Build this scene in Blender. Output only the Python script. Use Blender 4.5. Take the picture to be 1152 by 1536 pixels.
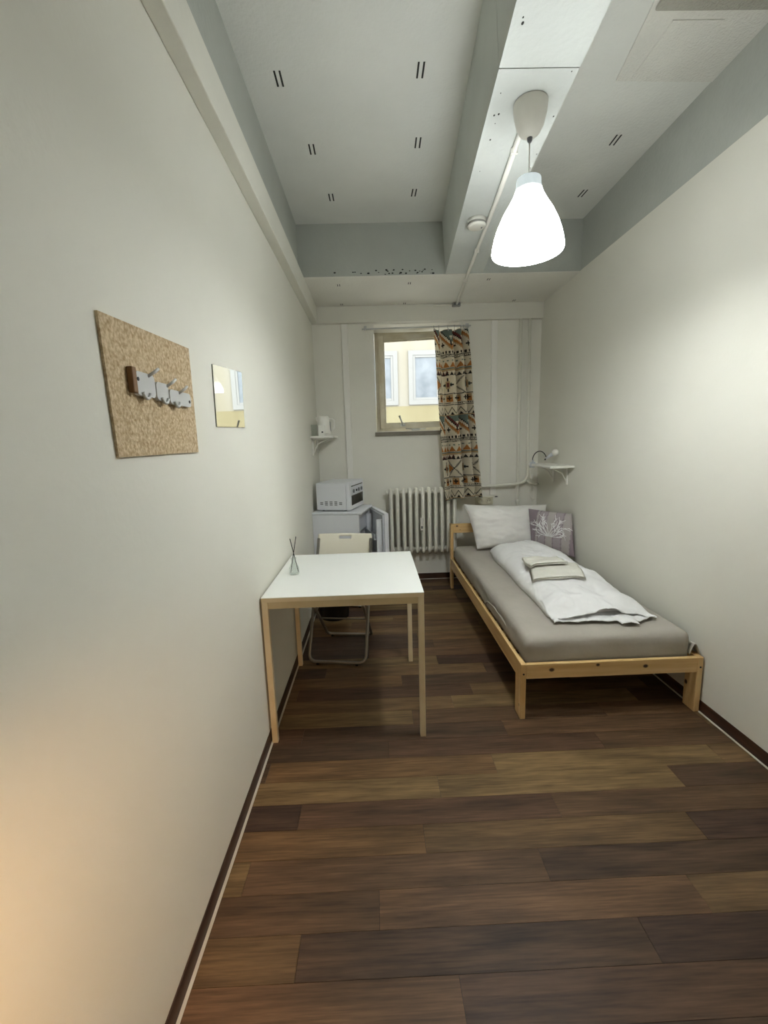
import bpy, bmesh, math, random
from mathutils import Vector, Matrix, noise
PI = math.pi
rnd = random.Random(7)
for o in list(bpy.data.objects): bpy.data.objects.remove(o)
scn = bpy.context.scene
COL = scn.collection

# ------------------------------------------------------------------ camera
PITCH, YAW, ROLL, CAM_H, FPX = .1632, .0188, -.0304, 1.4289, 638.16
cyw, syw, cp, sp = math.cos(YAW), math.sin(YAW), math.cos(PITCH), math.sin(PITCH)
fw = Vector((syw*cp, cyw*cp, -sp)); rt = Vector((cyw, -syw, 0)); up = rt.cross(fw)
r2 = math.cos(ROLL)*rt + math.sin(ROLL)*up; u2 = -math.sin(ROLL)*rt + math.cos(ROLL)*up
cam_d = bpy.data.cameras.new('camera'); cam = bpy.data.objects.new('camera', cam_d); COL.objects.link(cam)
cam_d.sensor_fit = 'VERTICAL'; cam_d.sensor_height = 36; cam_d.lens = FPX/1536*36
cam_d.clip_start = .02
M = Matrix.Identity(4)
for i in range(3):
    M[i][0] = r2[i]; M[i][1] = u2[i]; M[i][2] = -fw[i]
M.translation = (0, 0, CAM_H)
cam.matrix_world = M
scn.camera = cam

# ------------------------------------------------------------------ light
w = bpy.data.worlds.new('overcast_sky'); scn.world = w; w.use_nodes = True
bg = w.node_tree.nodes['Background']; bg.inputs[0].default_value = (.90, .96, 1, 1); bg.inputs[1].default_value = 3.5
scn.view_settings.view_transform = 'Standard'; scn.view_settings.look = 'None'
scn.view_settings.exposure = .70; scn.view_settings.gamma = 1
SHADE_E = 24.5; BULB_W = 10.5
def point(name, loc, power, color, rad):
    l = bpy.data.lights.new(name, 'POINT'); l.energy = power; l.color = color; l.shadow_soft_size = rad
    o = bpy.data.objects.new(name, l); COL.objects.link(o); o.location = loc
    return o
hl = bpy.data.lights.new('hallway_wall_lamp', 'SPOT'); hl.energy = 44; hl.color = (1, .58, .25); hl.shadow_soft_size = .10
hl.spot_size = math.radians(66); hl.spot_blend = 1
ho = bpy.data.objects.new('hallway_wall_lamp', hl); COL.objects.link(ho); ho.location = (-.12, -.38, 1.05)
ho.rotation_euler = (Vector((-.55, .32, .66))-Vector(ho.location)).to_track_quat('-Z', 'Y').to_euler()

# ------------------------------------------------------------------ colours and materials
def lin(c):
    c = c.lstrip('#'); v = [int(c[i:i+2], 16)/255 for i in (0, 2, 4)]
    return tuple((x/12.92 if x <= .04045 else ((x+.055)/1.055)**2.4) for x in v) + (1,)
MATS = {}
def mat(name, col, rough=.6, metal=0, vary=0, vscale=6, bump=0, bscale=80, stretch=(1, 1, 1), col2=None, spec=.5, coat=0, detail=4, emit=None):
    """procedural paint, plastic, cloth or wood: two colours mixed by a stretched noise, plus fine relief"""
    m = bpy.data.materials.new(name); m.use_nodes = True; nt = m.node_tree; N, L = nt.nodes, nt.links
    b = N['Principled BSDF']; b.inputs['Roughness'].default_value = rough; b.inputs['Metallic'].default_value = metal
    b.inputs['Specular IOR Level'].default_value = spec; b.inputs['Coat Weight'].default_value = coat
    c1 = lin(col) if isinstance(col, str) else tuple(col)+(1,)*(4-len(col))
    tc = N.new('ShaderNodeTexCoord'); mp = N.new('ShaderNodeMapping'); mp.inputs['Scale'].default_value = stretch
    L.new(tc.outputs['Object'], mp.inputs[0])
    if vary or col2:
        n = N.new('ShaderNodeTexNoise'); n.inputs['Scale'].default_value = vscale; n.inputs['Detail'].default_value = detail
        L.new(mp.outputs[0], n.inputs['Vector'])
        mx = N.new('ShaderNodeMix'); mx.data_type = 'RGBA'
        if col2: c2 = lin(col2); a = c1
        else: a = tuple(x*(1+vary) for x in c1[:3])+(1,); c2 = tuple(x*(1-vary) for x in c1[:3])+(1,)
        cr = N.new('ShaderNodeMapRange'); cr.inputs[1].default_value = .3; cr.inputs[2].default_value = .7
        L.new(n.outputs[0], cr.inputs[0]); L.new(cr.outputs[0], mx.inputs[0])
        mx.inputs[6].default_value = a; mx.inputs[7].default_value = c2
        L.new(mx.outputs[2], b.inputs['Base Color'])
    else: b.inputs['Base Color'].default_value = c1
    if bump:
        n2 = N.new('ShaderNodeTexNoise'); n2.inputs['Scale'].default_value = bscale; n2.inputs['Detail'].default_value = 5
        L.new(mp.outputs[0], n2.inputs['Vector'])
        bp = N.new('ShaderNodeBump'); bp.inputs['Strength'].default_value = bump; bp.inputs['Distance'].default_value = .01
        L.new(n2.outputs[0], bp.inputs['Height']); L.new(bp.outputs[0], b.inputs['Normal'])
    if emit:
        b.inputs['Emission Color'].default_value = emit[0]; b.inputs['Emission Strength'].default_value = emit[1]
    MATS[name] = m
    return m
def glass_mat(name, tint=(1, 1, 1, 1), refl=.06, rough=.0):
    m = bpy.data.materials.new(name); m.use_nodes = True; nt = m.node_tree; N, L = nt.nodes, nt.links
    N.remove(N['Principled BSDF']); out = N['Material Output']
    t = N.new('ShaderNodeBsdfTransparent'); t.inputs[0].default_value = tint
    g = N.new('ShaderNodeBsdfGlossy'); g.inputs['Roughness'].default_value = rough
    lw = N.new('ShaderNodeLayerWeight'); lw.inputs[0].default_value = .35
    mr = N.new('ShaderNodeMapRange'); mr.inputs[3].default_value = refl; mr.inputs[4].default_value = .75
    L.new(lw.outputs['Facing'], mr.inputs[0])
    pw = N.new('ShaderNodeMath'); pw.operation = 'POWER'; pw.inputs[1].default_value = 3
    L.new(lw.outputs['Facing'], pw.inputs[0]); L.new(pw.outputs[0], mr.inputs[0])
    x = N.new('ShaderNodeMixShader'); L.new(mr.outputs[0], x.inputs[0]); L.new(t.outputs[0], x.inputs[1]); L.new(g.outputs[0], x.inputs[2])
    L.new(x.outputs[0], out.inputs[0]); MATS[name] = m
    return m
def attr_mat(name, attr, rough=.85, bump=.15, bscale=500):
    m = mat(name, '#ffffff', rough, bump=bump, bscale=bscale); nt = m.node_tree
    a = nt.nodes.new('ShaderNodeAttribute'); a.attribute_name = attr
    nt.links.new(a.outputs['Color'], nt.nodes['Principled BSDF'].inputs['Base Color'])
    return m
def pine_mat(name, axis, knots=(), base='#e6c68e', dark='#cea468'):
    """pine board: grain along one axis, brown growth lines, knots at given object-space points"""
    st = [28, 28, 28]; st[axis] = 1.6
    m = mat(name, base, .45, col2=dark, vscale=1.5, stretch=tuple(st), detail=6, bump=.05, bscale=3, coat=.1)
    nt = m.node_tree; N, L = nt.nodes, nt.links; b = N['Principled BSDF']
    src = b.inputs['Base Color'].links[0].from_socket
    tc = [n for n in N if n.type == 'TEX_COORD'][0]
    for k in knots:
        mp = N.new('ShaderNodeMapping'); mp.vector_type = 'POINT'
        mp.inputs['Location'].default_value = tuple(-x for x in k[:3])
        L.new(tc.outputs['Object'], mp.inputs[0])
        ln = N.new('ShaderNodeVectorMath'); ln.operation = 'LENGTH'
        sc = N.new('ShaderNodeVectorMath'); sc.operation = 'MULTIPLY'
        s = [1, 1, 1]; s[axis] = .75; sc.inputs[1].default_value = s
        L.new(mp.outputs[0], sc.inputs[0]); L.new(sc.outputs[0], ln.inputs[0])
        mr = N.new('ShaderNodeMapRange'); mr.inputs[1].default_value = k[3]*.75; mr.inputs[2].default_value = k[3]*1.35
        mr.inputs[3].default_value = 1; mr.inputs[4].default_value = 0
        L.new(ln.outputs['Value'], mr.inputs[0])
        mx = N.new('ShaderNodeMix'); mx.data_type = 'RGBA'; mx.inputs[7].default_value = lin('#3a200e')
        L.new(mr.outputs[0], mx.inputs[0]); L.new(src, mx.inputs[6]); src = mx.outputs[2]
    L.new(src, b.inputs['Base Color'])
    return m
def plank_mat(name):
    m = bpy.data.materials.new(name); m.use_nodes = True; nt = m.node_tree; N, L = nt.nodes, nt.links
    b = N['Principled BSDF']; b.inputs['Roughness'].default_value = .5; b.inputs['Specular IOR Level'].default_value = .25
    tc = N.new('ShaderNodeTexCoord'); oi = N.new('ShaderNodeObjectInfo')
    ml = N.new('ShaderNodeMath'); ml.operation = 'MULTIPLY'; ml.inputs[1].default_value = 57.0; L.new(oi.outputs['Random'], ml.inputs[0])
    ad = N.new('ShaderNodeVectorMath'); ad.operation = 'ADD'; L.new(tc.outputs['Object'], ad.inputs[0]); L.new(ml.outputs[0], ad.inputs[1])
    def nz(scale, st, detail):
        mp = N.new('ShaderNodeMapping'); mp.inputs['Scale'].default_value = st; L.new(ad.outputs[0], mp.inputs[0])
        n = N.new('ShaderNodeTexNoise'); n.inputs['Scale'].default_value = scale; n.inputs['Detail'].default_value = detail; n.inputs['Roughness'].default_value = .6
        L.new(mp.outputs[0], n.inputs['Vector']); return n
    g = nz(3, (2.2, 46, 1), 7); bl = nz(3, (.9, 7, 1), 3)
    mr = N.new('ShaderNodeMapRange'); mr.inputs[1].default_value = .3; mr.inputs[2].default_value = .7; mr.inputs[3].default_value = .62; mr.inputs[4].default_value = 1.25
    L.new(g.outputs[0], mr.inputs[0])
    mr2 = N.new('ShaderNodeMapRange'); mr2.inputs[1].default_value = .3; mr2.inputs[2].default_value = .7; mr2.inputs[3].default_value = .62; mr2.inputs[4].default_value = 1.35
    L.new(bl.outputs[0], mr2.inputs[0])
    m1 = N.new('ShaderNodeMath'); m1.operation = 'MULTIPLY'; L.new(mr.outputs[0], m1.inputs[0]); L.new(mr2.outputs[0], m1.inputs[1])
    vm = N.new('ShaderNodeVectorMath'); vm.operation = 'SCALE'; L.new(oi.outputs['Color'], vm.inputs[0]); L.new(m1.outputs[0], vm.inputs['Scale'])
    L.new(vm.outputs[0], b.inputs['Base Color'])
    bp = N.new('ShaderNodeBump'); bp.inputs['Strength'].default_value = .12; bp.inputs['Distance'].default_value = .004
    L.new(g.outputs[0], bp.inputs['Height']); L.new(bp.outputs[0], b.inputs['Normal'])
    MATS[name] = m
    return m
M_WALL_LIT = mat('cream_wall_paint_lit', '#eae8dd', .75, vary=.02, vscale=2, bump=.08, bscale=60)  # same cream wall paint, lightened: brightness of the window end put into colour
M_WALL = mat('cream_wall_paint', '#dfddd1', .75, vary=.02, vscale=2, bump=.06, bscale=60)
M_LINER = mat('cream_trim_paint', '#dddbcf', .7, vary=.03, vscale=3, bump=.1, bscale=40)
M_CEIL = mat('white_ceiling_paint', '#dedfd8', .85, vary=.05, vscale=2, bump=.25, bscale=70)
M_GREY = mat('grey_concrete_paint', '#afb2aa', .85, vary=.05, vscale=3, bump=.25, bscale=40)
M_BEAM = mat('white_beam_paint', '#c9cdc8', .8, vary=.04, vscale=4, bump=.25, bscale=50)
M_SLOT = mat('dark_hole', '#2b2c28', .9)
M_PLANK = plank_mat('brown_vinyl_plank')
M_UNDER = mat('dark_joint', '#1d140d', .9)
M_SOFF = mat('pale_soffit_paint', '#e8e6dd', .8, vary=.03, vscale=3, bump=.2, bscale=50)
M_BASE = mat('brown_vinyl_skirting', '#4a2d1a', .5, col2='#2b190e', vscale=2, stretch=(3, 3, 20), detail=5)
M_CAULK = mat('white_sealant', '#cfcabd', .5)
M_WHITE = mat('white_paint_gloss', '#f0eee6', .4)
M_PIPE = mat('cream_pipe_paint', '#eceadd', .4, bump=.05, bscale=50)
M_TABLE = mat('white_melamine', '#f5f7f2', .3)
M_BIRCH = mat('birch_foil', '#e6d8ba', .5, col2='#ddcaa5', vscale=1.2, stretch=(8, 8, 8), detail=4)
M_BIRCH_SHADE = mat('birch_foil_shaded', '#d3c19c', .5, col2='#c9b48a', vscale=1.2, stretch=(8, 8, 8), detail=4)  # darker copy of the birch foil: shade under the top painted in
M_CHAIRW = mat('cream_plastic', '#e6e1cf', .4)
M_SOCK = mat('beige_socket_plastic', '#d6d0b8', .4)
M_STEEL = mat('grey_tube_steel', '#97928a', .35, metal=.85)
M_BLACK = mat('black_plastic', '#0c0c0d', .45)
M_GREYPL = mat('white_appliance_enamel', '#dcdee1', .4)
M_GREYPL2 = mat('appliance_liner_plastic', '#c9ccd0', .45)
M_DARKIN = mat('dark_interior', '#3c3e3d', .6)
M_OVENGL = mat('black_oven_window', '#10100f', .15)
M_VENT = mat('vent_slot_grey', '#6d6f72', .6)
M_RAD = mat('cream_radiator_enamel', '#efede1', .35)
M_SHEET = mat('taupe_jersey_sheet', '#aca69b', .9, vary=.04, vscale=9, bump=.12, bscale=30)
M_LINEN = mat('white_cotton', '#f1f1f0', .9, bump=.45, bscale=13, vary=.015)
M_LINEN2 = mat('off_white_pillow_cotton', '#eceae5', .9, bump=.4, bscale=14, vary=.02)
M_TOWEL = mat('off_white_terry', '#e9e7dc', .95, bump=.5, bscale=160)
M_CORK = mat('cork', '#dcc8a6', .9, col2='#a58a63', vscale=120, bump=.4, bscale=90, detail=8)
M_MIRROR = mat('mirror_silver', '#f4f6f4', .01, metal=1)
M_EDGE = mat('mirror_edge', '#6a6a60', .3)
M_PLATE = mat('matt_grey_metal', '#c9cac8', .4)
M_BROWN = mat('brown_wood_block', '#7d5a33', .6)
M_GLASS = glass_mat('window_glass', refl=.02)
M_BOTTLE = glass_mat('clear_bottle_glass', (.95, .97, .96, 1), .10)
M_FRAME = mat('aged_beige_window_paint', '#d3cdba', .6, col2='#bab096', vscale=7, stretch=(1, 1, 1), bump=.2, bscale=50)
M_SILL = mat('grey_sill_edge', '#857f72', .7, vary=.1)
M_FACADE = mat('yellow_plaster_facade', '#8f8b80', .9, col2='#87806d', vscale=.6, stretch=(2, 1, .4), bump=.1, bscale=30)
M_FACADE2 = mat('stained_lower_plaster', '#878062', .9, col2='#7b7153', vscale=.8, stretch=(2, 1, .4))
M_SURR = mat('white_window_surround', '#84837e', .7)
M_FARGL = mat('bluish_far_pane', '#5c6266', .4, col2='#787d80', vscale=3)
M_ASPH = mat('courtyard_asphalt', '#a5a39b', .9, vary=.1)
M_ALU = mat('aluminium', '#a9a9a4', .35, metal=.8)
M_SMOKE = mat('white_detector_plastic', '#dedcd2', .4)
M_GRILL = mat('grey_detector_grille', '#8f8e88', .6)
M_REED = mat('black_reed', '#15130f', .7)
M_JAMB = mat('white_reveal_plaster', '#ece9de', .7, bump=.1, bscale=40)

# ------------------------------------------------------------------ mesh helpers
class MB:
    def __init__(s): s.bm = bmesh.new()
    def add(s, verts, faces, smooth=False):
        vs = [s.bm.verts.new(v) for v in verts]
        for f in faces:
            try: fc = s.bm.faces.new([vs[i] for i in f]); fc.smooth = smooth
            except ValueError: pass
        return vs
    def box(s, x0, x1, y0, y1, z0, z1, bev=0, seg=2, mtx=None):
        t = bmesh.new(); bmesh.ops.create_cube(t, size=1)
        for v in t.verts: v.co = Vector(((x0+x1)/2+v.co.x*(x1-x0), (y0+y1)/2+v.co.y*(y1-y0), (z0+z1)/2+v.co.z*(z1-z0)))
        if bev: bmesh.ops.bevel(t, geom=t.edges[:], offset=bev, segments=seg, profile=.5, affect='EDGES')
        if mtx: bmesh.ops.transform(t, matrix=mtx, verts=t.verts)
        s.merge(t); return s
    def hexa(s, p):
        """box from eight points: bottom four, top four, both counter-clockwise seen from above"""
        s.add(p, [(3, 2, 1, 0), (4, 5, 6, 7), (0, 1, 5, 4), (1, 2, 6, 5), (2, 3, 7, 6), (3, 0, 4, 7)]); return s
    def merge(s, t):
        mp = {v: s.bm.verts.new(v.co) for v in t.verts}
        for f in t.faces:
            try: g = s.bm.faces.new([mp[v] for v in f.verts]); g.smooth = f.smooth
            except ValueError: pass
        t.free()
    def lathe(s, prof, cx=0, cy=0, n=40, cap0=False, cap1=False, smooth=True):
        vs = []
        for r, z in prof:
            vs.append([s.bm.verts.new((cx+r*math.cos(2*PI*k/n), cy+r*math.sin(2*PI*k/n), z)) for k in range(n)])
        for a, b in zip(vs, vs[1:]):
            for k in range(n):
                f = s.bm.faces.new((a[k], a[(k+1) % n], b[(k+1) % n], b[k])); f.smooth = smooth
        if cap0: s.bm.faces.new(vs[0][::-1])
        if cap1: s.bm.faces.new(vs[-1])
        return s
    def tube(s, pts, r, n=10, caps=True):
        pts = [Vector(p) for p in pts]; rings = []
        t0 = (pts[1]-pts[0]).normalized(); ref = Vector((0, 0, 1)) if abs(t0.z) < .9 else Vector((1, 0, 0))
        nn = t0.cross(ref).normalized()
        for i, p in enumerate(pts):
            t = ((pts[min(i+1, len(pts)-1)]-pts[i]).normalized() + (pts[i]-pts[max(i-1, 0)]).normalized()).normalized()
            nn = (nn - t*nn.dot(t)).normalized(); bn = t.cross(nn)
            rr = r[i] if isinstance(r, (list, tuple)) else r
            rings.append([s.bm.verts.new(p+(nn*math.cos(2*PI*k/n)+bn*math.sin(2*PI*k/n))*rr) for k in range(n)])
        for a, b in zip(rings, rings[1:]):
            for k in range(n):
                f = s.bm.faces.new((a[k], a[(k+1) % n], b[(k+1) % n], b[k])); f.smooth = True
        if caps: s.bm.faces.new(rings[0][::-1]); s.bm.faces.new(rings[-1])
        return s
    def ball(s, c, r, seg=20, sc=(1, 1, 1)):
        t = bmesh.new(); bmesh.ops.create_uvsphere(t, u_segments=seg, v_segments=seg//2, radius=r)
        for v in t.verts: v.co = Vector((c[0]+v.co.x*sc[0], c[1]+v.co.y*sc[1], c[2]+v.co.z*sc[2]))
        for f in t.faces: f.smooth = True
        s.merge(t); return s
    def grid(s, fn, nu, nv, smooth=True, skip=None, closed_u=False):
        vs = [[s.bm.verts.new(fn(i/nu, j/nv)) for i in range(nu+1)] for j in range(nv+1)]
        for j in range(nv):
            for i in range(nu):
                if skip and skip((i+.5)/nu, (j+.5)/nv): continue
                f = s.bm.faces.new((vs[j][i], vs[j][i+1], vs[j+1][i+1], vs[j+1][i])); f.smooth = smooth
        return vs
    def build(s, name, m, parent=None, loc=None, world=True, recalc=True, thick=0):
        """one mesh object. Coordinates are world ones unless world=False (then local to the thing)"""
        if recalc: bmesh.ops.recalc_face_normals(s.bm, faces=s.bm.faces[:])
        if world:
            inv = None
            if parent is not None:
                root = parent
                while root.parent: root = root.parent
                inv = root.matrix_basis.inverted()
            elif loc is not None: inv = Matrix.Translation(-Vector(loc))
            if inv: bmesh.ops.transform(s.bm, matrix=inv, verts=s.bm.verts)
        me = bpy.data.meshes.new(name); s.bm.to_mesh(me); s.bm.free()
        me.materials.append(m)
        o = bpy.data.objects.new(name, me); COL.objects.link(o)
        if parent is not None: o.parent = parent
        elif loc is not None: o.location = loc
        if thick:
            md = o.modifiers.new('thickness', 'SOLIDIFY'); md.thickness = thick; md.offset = 0
        return o
def tag(o, label, cat, group=None):
    o['label'] = label; o['category'] = cat
    if group: o['group'] = group
    return o
def thing(name, loc, label, cat, rz=0, group=None):
    o = bpy.data.objects.new(name, None); COL.objects.link(o); o.empty_display_size = .05
    o.location = loc; o.rotation_euler = (0, 0, rz); o.matrix_basis = Matrix.Translation(loc) @ Matrix.Rotation(rz, 4, 'Z')
    return tag(o, label, cat, group)
def struct(o, label=None):
    o['kind'] = 'structure'
    if label: o['label'] = label
    return o
def B(*a, **k): return MB().box(*a, **k)
def arc(c, r, a0, a1, n, ax='xz'):
    out = []
    for k in range(n+1):
        a = a0+(a1-a0)*k/n; p = [c[0], c[1], c[2]]
        p['xyz'.index(ax[0])] += r*math.cos(a); p['xyz'.index(ax[1])] += r*math.sin(a); out.append(tuple(p))
    return out
def fillet(pts, r, n=6):
    """round the corners of a polyline"""
    P = [Vector(p) for p in pts]; out = [P[0]]
    for a, b, c in zip(P, P[1:], P[2:]):
        d1 = (a-b).normalized(); d2 = (c-b).normalized(); p1 = b+d1*r; p2 = b+d2*r
        for k in range(n+1):
            t = k/n; out.append(p1*(1-t)**2+b*2*t*(1-t)+p2*t*t)
    out.append(P[-1]); return out
def nz(x, y, z=0): return noise.noise(Vector((x, y, z)))

# ------------------------------------------------------------------ room shell
XL, XR, YB, YF = -.55, 1.646, 4.279, -1.0
ZL, ZB, ZC = 2.541, 2.694, 3.065
YBEAM = 3.529
fl = struct(B(XL-.2, XR+.2, YF-.2, YB+.3, -.12, -.003).build('floor', M_UNDER), 'dark brown wood-look plank floor laid across the room')
# planks: rows across the room, 1.005 m long, joints read off the photograph
PW, PL, Y0 = .1156, 1.005, .93
joint = {-1: .183, 0: -.262, 1: -.03, 2: -.475, 3: .138, 4: -.336, 5: .226, 6: -.515, 7: .022, 8: -.398, 9: .157, 10: .389, 11: -.485, 12: .123, 13: .655}
tones = [lin(c) for c in ('#5f4833', '#6d5539', '#523e2e', '#776040', '#48352a', '#674d36', '#584130', '#705538')]
given = {(-1, 0): 5, (-1, 1): 6, (0, 0): 1, (0, 1): 2, (0, 2): 4, (1, 0): 0, (1, 1): 5, (1, 2): 1, (2, 0): 3, (2, 1): 0, (2, 2): 2, (3, 0): 7, (3, 1): 1, (3, 2): 4, (4, 0): 4, (4, 1): 6, (4, 2): 0, (5, 0): 3, (5, 1): 3, (5, 2): 2, (6, 0): 2, (6, 1): 7, (6, 2): 3, (6, 3): 1, (7, 0): 2, (7, 1): 6, (7, 2): 0, (8, 0): 6, (8, 1): 2, (8, 2): 5}
full = B(0, PL-.0012, 0, PW-.0012, -.0035, 0).build('plank', M_PLANK, fl, world=False)
full_me = full.data; first = True
k = math.floor((YF-Y0)/PW)
while Y0+k*PW < YB-.001:
    y0 = max(Y0+k*PW, YF); y1 = min(Y0+(k+1)*PW, YB)
    j = joint.get(k, rnd.uniform(-.5, .5))
    while j > XL: j -= PL
    x = j; idx = 0; last = None
    while x < XR:
        a, b = max(x, XL), min(x+PL, XR)
        if b-a > .01:
            if a == x and b == x+PL and y1-y0 > PW-.001:
                if first: o = full; first = False
                else: o = full.copy(); COL.objects.link(o)
            else: o = B(a-x, b-x-.0012, 0, y1-y0-.0012, -.0035, 0).build('plank', M_PLANK, fl, world=False)
            o.location = (x, y0, 0)
            t = rnd.randrange(8)
            while t == last: t = rnd.randrange(8)
            t = given.get((k, idx), t)
            last = t; f = rnd.uniform(.92, 1.08)
            o.color = tuple(c*f for c in tones[t][:3])+(1,)
            idx += 1
        x += PL
    k += 1
# walls
struct(B(XL-.12, XL, YF-.12, YB+.3, 0, ZB).build('wall_left', M_WALL), 'plain cream side wall with cork board and mirror')
struct(B(XR, XR+.12, YF-.12, YB+.3, 0, ZB).build('wall_right', M_WALL), 'plain cream side wall along the bed')
NX0, NX1, NZ0, NZ1 = .028, .870, 1.49, ZL-.006
YW = 4.62
wb = MB()
wb.box(XL, NX0, YB, YB+.42, 0, ZB); wb.box(NX1, XR, YB, YB+.42, 0, ZB)
wb.box(NX0, NX1, YB, YB+.42, 0, NZ0); wb.box(NX0, NX1, YB, YB+.42, NZ1, ZB)
wbk = struct(wb.build('wall_back', M_WALL_LIT), 'cream end wall with small window, pipes and radiator')
wf = MB(); dx0, dx1, dzt = .05, .93, 2.02
wf.box(XL, dx0, YF-.12, YF, 0, ZB); wf.box(dx1, XR, YF-.12, YF, 0, ZB); wf.box(dx0, dx1, YF-.12, YF, dzt, ZB)
struct(wf.build('wall_front', M_WALL), 'cream wall behind the viewer with the room door')
dr = struct(B(dx0+.003, dx1-.003, YF-.06, YF-.02, .004, dzt-.003, bev=.002).build('door_1', M_WHITE, loc=(dx0, YF, 0)), 'plain white room door behind the viewer')
MB().tube([(.12, YF-.02, 1.03), (.12, YF+.04, 1.03), (.24, YF+.04, 1.03)], .009).build('door_handle', M_STEEL, dr)
# concrete above the wall lining
struct(B(XL-.12, -.533, YF-.12, YB+.3, ZB, ZC).build('wall_left_upper', M_GREY), 'grey painted concrete strip above the left ledge')
struct(B(1.655, XR+.12, YF-.12, YB+.3, ZB, ZC).build('wall_right_upper', M_GREY), 'grey painted concrete strip above the right wall')
struct(B(-.533, 1.655, YF-.12, YF, ZB, ZC).build('wall_front_upper', M_GREY), 'grey concrete strip above the front wall')
ce = struct(B(XL-.12, XR+.12, YF-.12, YB+.3, ZC, ZC+.15).build('ceiling', M_CEIL), 'off-white concrete slab ceiling with paired slots')
# ceiling parts: cross beam, long skewed beam, plaster patches, slots
cb = B(-.533, 1.655, YBEAM, YB+.3, ZB, ZC-.0005).build('cross_beam', M_GREY, ce); cb['label'] = 'grey painted cross beam over the window end'
cs = B(-.493, 1.646, YBEAM+.002, YB+.002, ZB-.004, ZB-.0002).build('beam_soffit', M_SOFF, cb); cs['label'] = 'cream underside of the cross beam'
def lbx(y): return .462+(y-1.463)*.065
for nm, ya, yb_ in (('long_beam', YF, 1.693), ('long_beam', 1.697, YBEAM)):
    a, b = lbx(ya), lbx(yb_)
    h = MB().hexa([(a, ya, ZB), (a+.283, ya, ZB), (b+.283, yb_, ZB), (b, yb_, ZB), (a-.022, ya, ZC-.0005), (a+.305, ya, ZC-.0005), (b+.305, yb_, ZC-.0005), (b-.022, yb_, ZC-.0005)])
    o = h.build(nm, M_BEAM, ce); o['label'] = 'white painted beam running towards the window'
def slot_pair(x, y, ln, wd, z, ang=0):
    for s in (-1, 1):
        t = MB(); n = 6
        mt = Matrix.Translation((x+s*wd, y, z)) @ Matrix.Rotation(ang, 4, 'Z')
        t.box(-wd*.34, wd*.34, -ln/2, ln/2, -.0022, .001, bev=.001, seg=1, mtx=mt)
        t.build('slot', M_SLOT, ce)
for x, y in ((-.375, 2.229), (.265, 2.194), (-.292, 2.702), (.301, 2.663), (-.231, 3.18), (.324, 3.144), (1.415, 2.669), (1.485, 3.191)):
    slot_pair(x, y, .085, .012, ZC, .04*rnd.uniform(-1, 1))
for x, y in ((-.241, 3.701), (.331, 3.693), (.964, 3.647), (-.253, 4.19), (.328, 4.20), (1.347, 4.19)):
    slot_pair(x, y, .04, .008, ZB-.004)
for i in range(34):   # chipped spots along the lower edge of the cross beam
    s = rnd.uniform(.004, .011)
    x = rnd.gauss(.18, .17) if i < 26 else rnd.uniform(-.4, .6)
    z = ZB+rnd.uniform(.008, .04)
    if -.48 < x < .55:
        MB().ball((x, YBEAM, z), s, 8, (1, .15, .6)).build('chip', M_SLOT, cb)
for i in range(12):
    y = rnd.uniform(1.5, 2.3); x = lbx(y)+(.03 if i < 8 else .26)+rnd.uniform(-.015, .02)
    MB().ball((x, y, ZB), rnd.uniform(.002, .0045), 8, (1, 1.5, .2)).build('chip', M_SLOT, ce)
M_PATCH = mat('rough_plaster_patch', '#d9d8cf', .9, vary=.04, bump=.6, bscale=90)
M_PATCHD = mat('grey_filler_strip', '#a7a598', .95, vary=.06, bump=.8, bscale=120)
MB().hexa([(1.02, 1.2, ZC-.006), (1.654, 1.2, ZC-.006), (1.654, 2.275, ZC-.006), (1.187, 2.262, ZC-.006), (1.02, 1.2, ZC), (1.654, 1.2, ZC), (1.654, 2.275, ZC), (1.187, 2.262, ZC)]).build('plaster_patch', M_PATCH, ce)
B(1.145, 1.654, 1.80, 1.918, ZC-.022, ZC-.006, bev=.006).build('filler_strip', M_PATCHD, ce)
B(1.252, 1.462, 1.968, 2.24, ZC-.010, ZC-.006, bev=.001).build('plaster_patch', M_PATCH, ce)
# ledges
struct(MB().box(XL, -.493, YF, YB, ZL, ZB-.0002, bev=.004).build('trim_1', M_LINER), 'cream boxed ledge along the top of the left wall')
ln = struct(MB().box(-.4928, XR, 4.232, YB, ZL, ZB-.0042, bev=.004).build('trim_2', M_LINER), 'cream boxed ledge above the window')
# skirting
for nm, a in (('left', (XL, XL+.004, YF, YB)), ('right', (XR-.004, XR, YF, YB)), ('back', (XL+.004, XR-.004, YB-.004, YB))):
    o = struct(B(*a, .001, .062).build('baseboard_'+nm, M_BASE), 'dark brown vinyl skirting strip on the %s wall' % nm)
    if nm == 'left': c = B(XL+.004, XL+.014, YF, YB-.004, .0004, .004, bev=.001)
    elif nm == 'right': c = B(XR-.014, XR-.004, YF, YB-.004, .0004, .004, bev=.001)
    else: c = B(XL+.014, XR-.014, YB-.014, YB-.004, .0004, .004, bev=.001)
    q = c.build('sealant_line', M_CAULK, o); q['label'] = 'thin white sealant line'
# cable trunking on the end wall (ducts)
for i, (x, z0, lb) in enumerate(((-.245, .30, 'cream cable trunking strip left of the window, ending behind the microwave'), (1.19, .865, 'cream cable trunking strip running down to the wall socket'))):
    t = B(x-.029, x+.029, YB-.018, YB, z0, ZL-.001, bev=.003).build('cable_trunking', M_WHITE, loc=(x, YB, z0))
    tag(t, lb, 'trunking', 'cable trunking strips')

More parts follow.
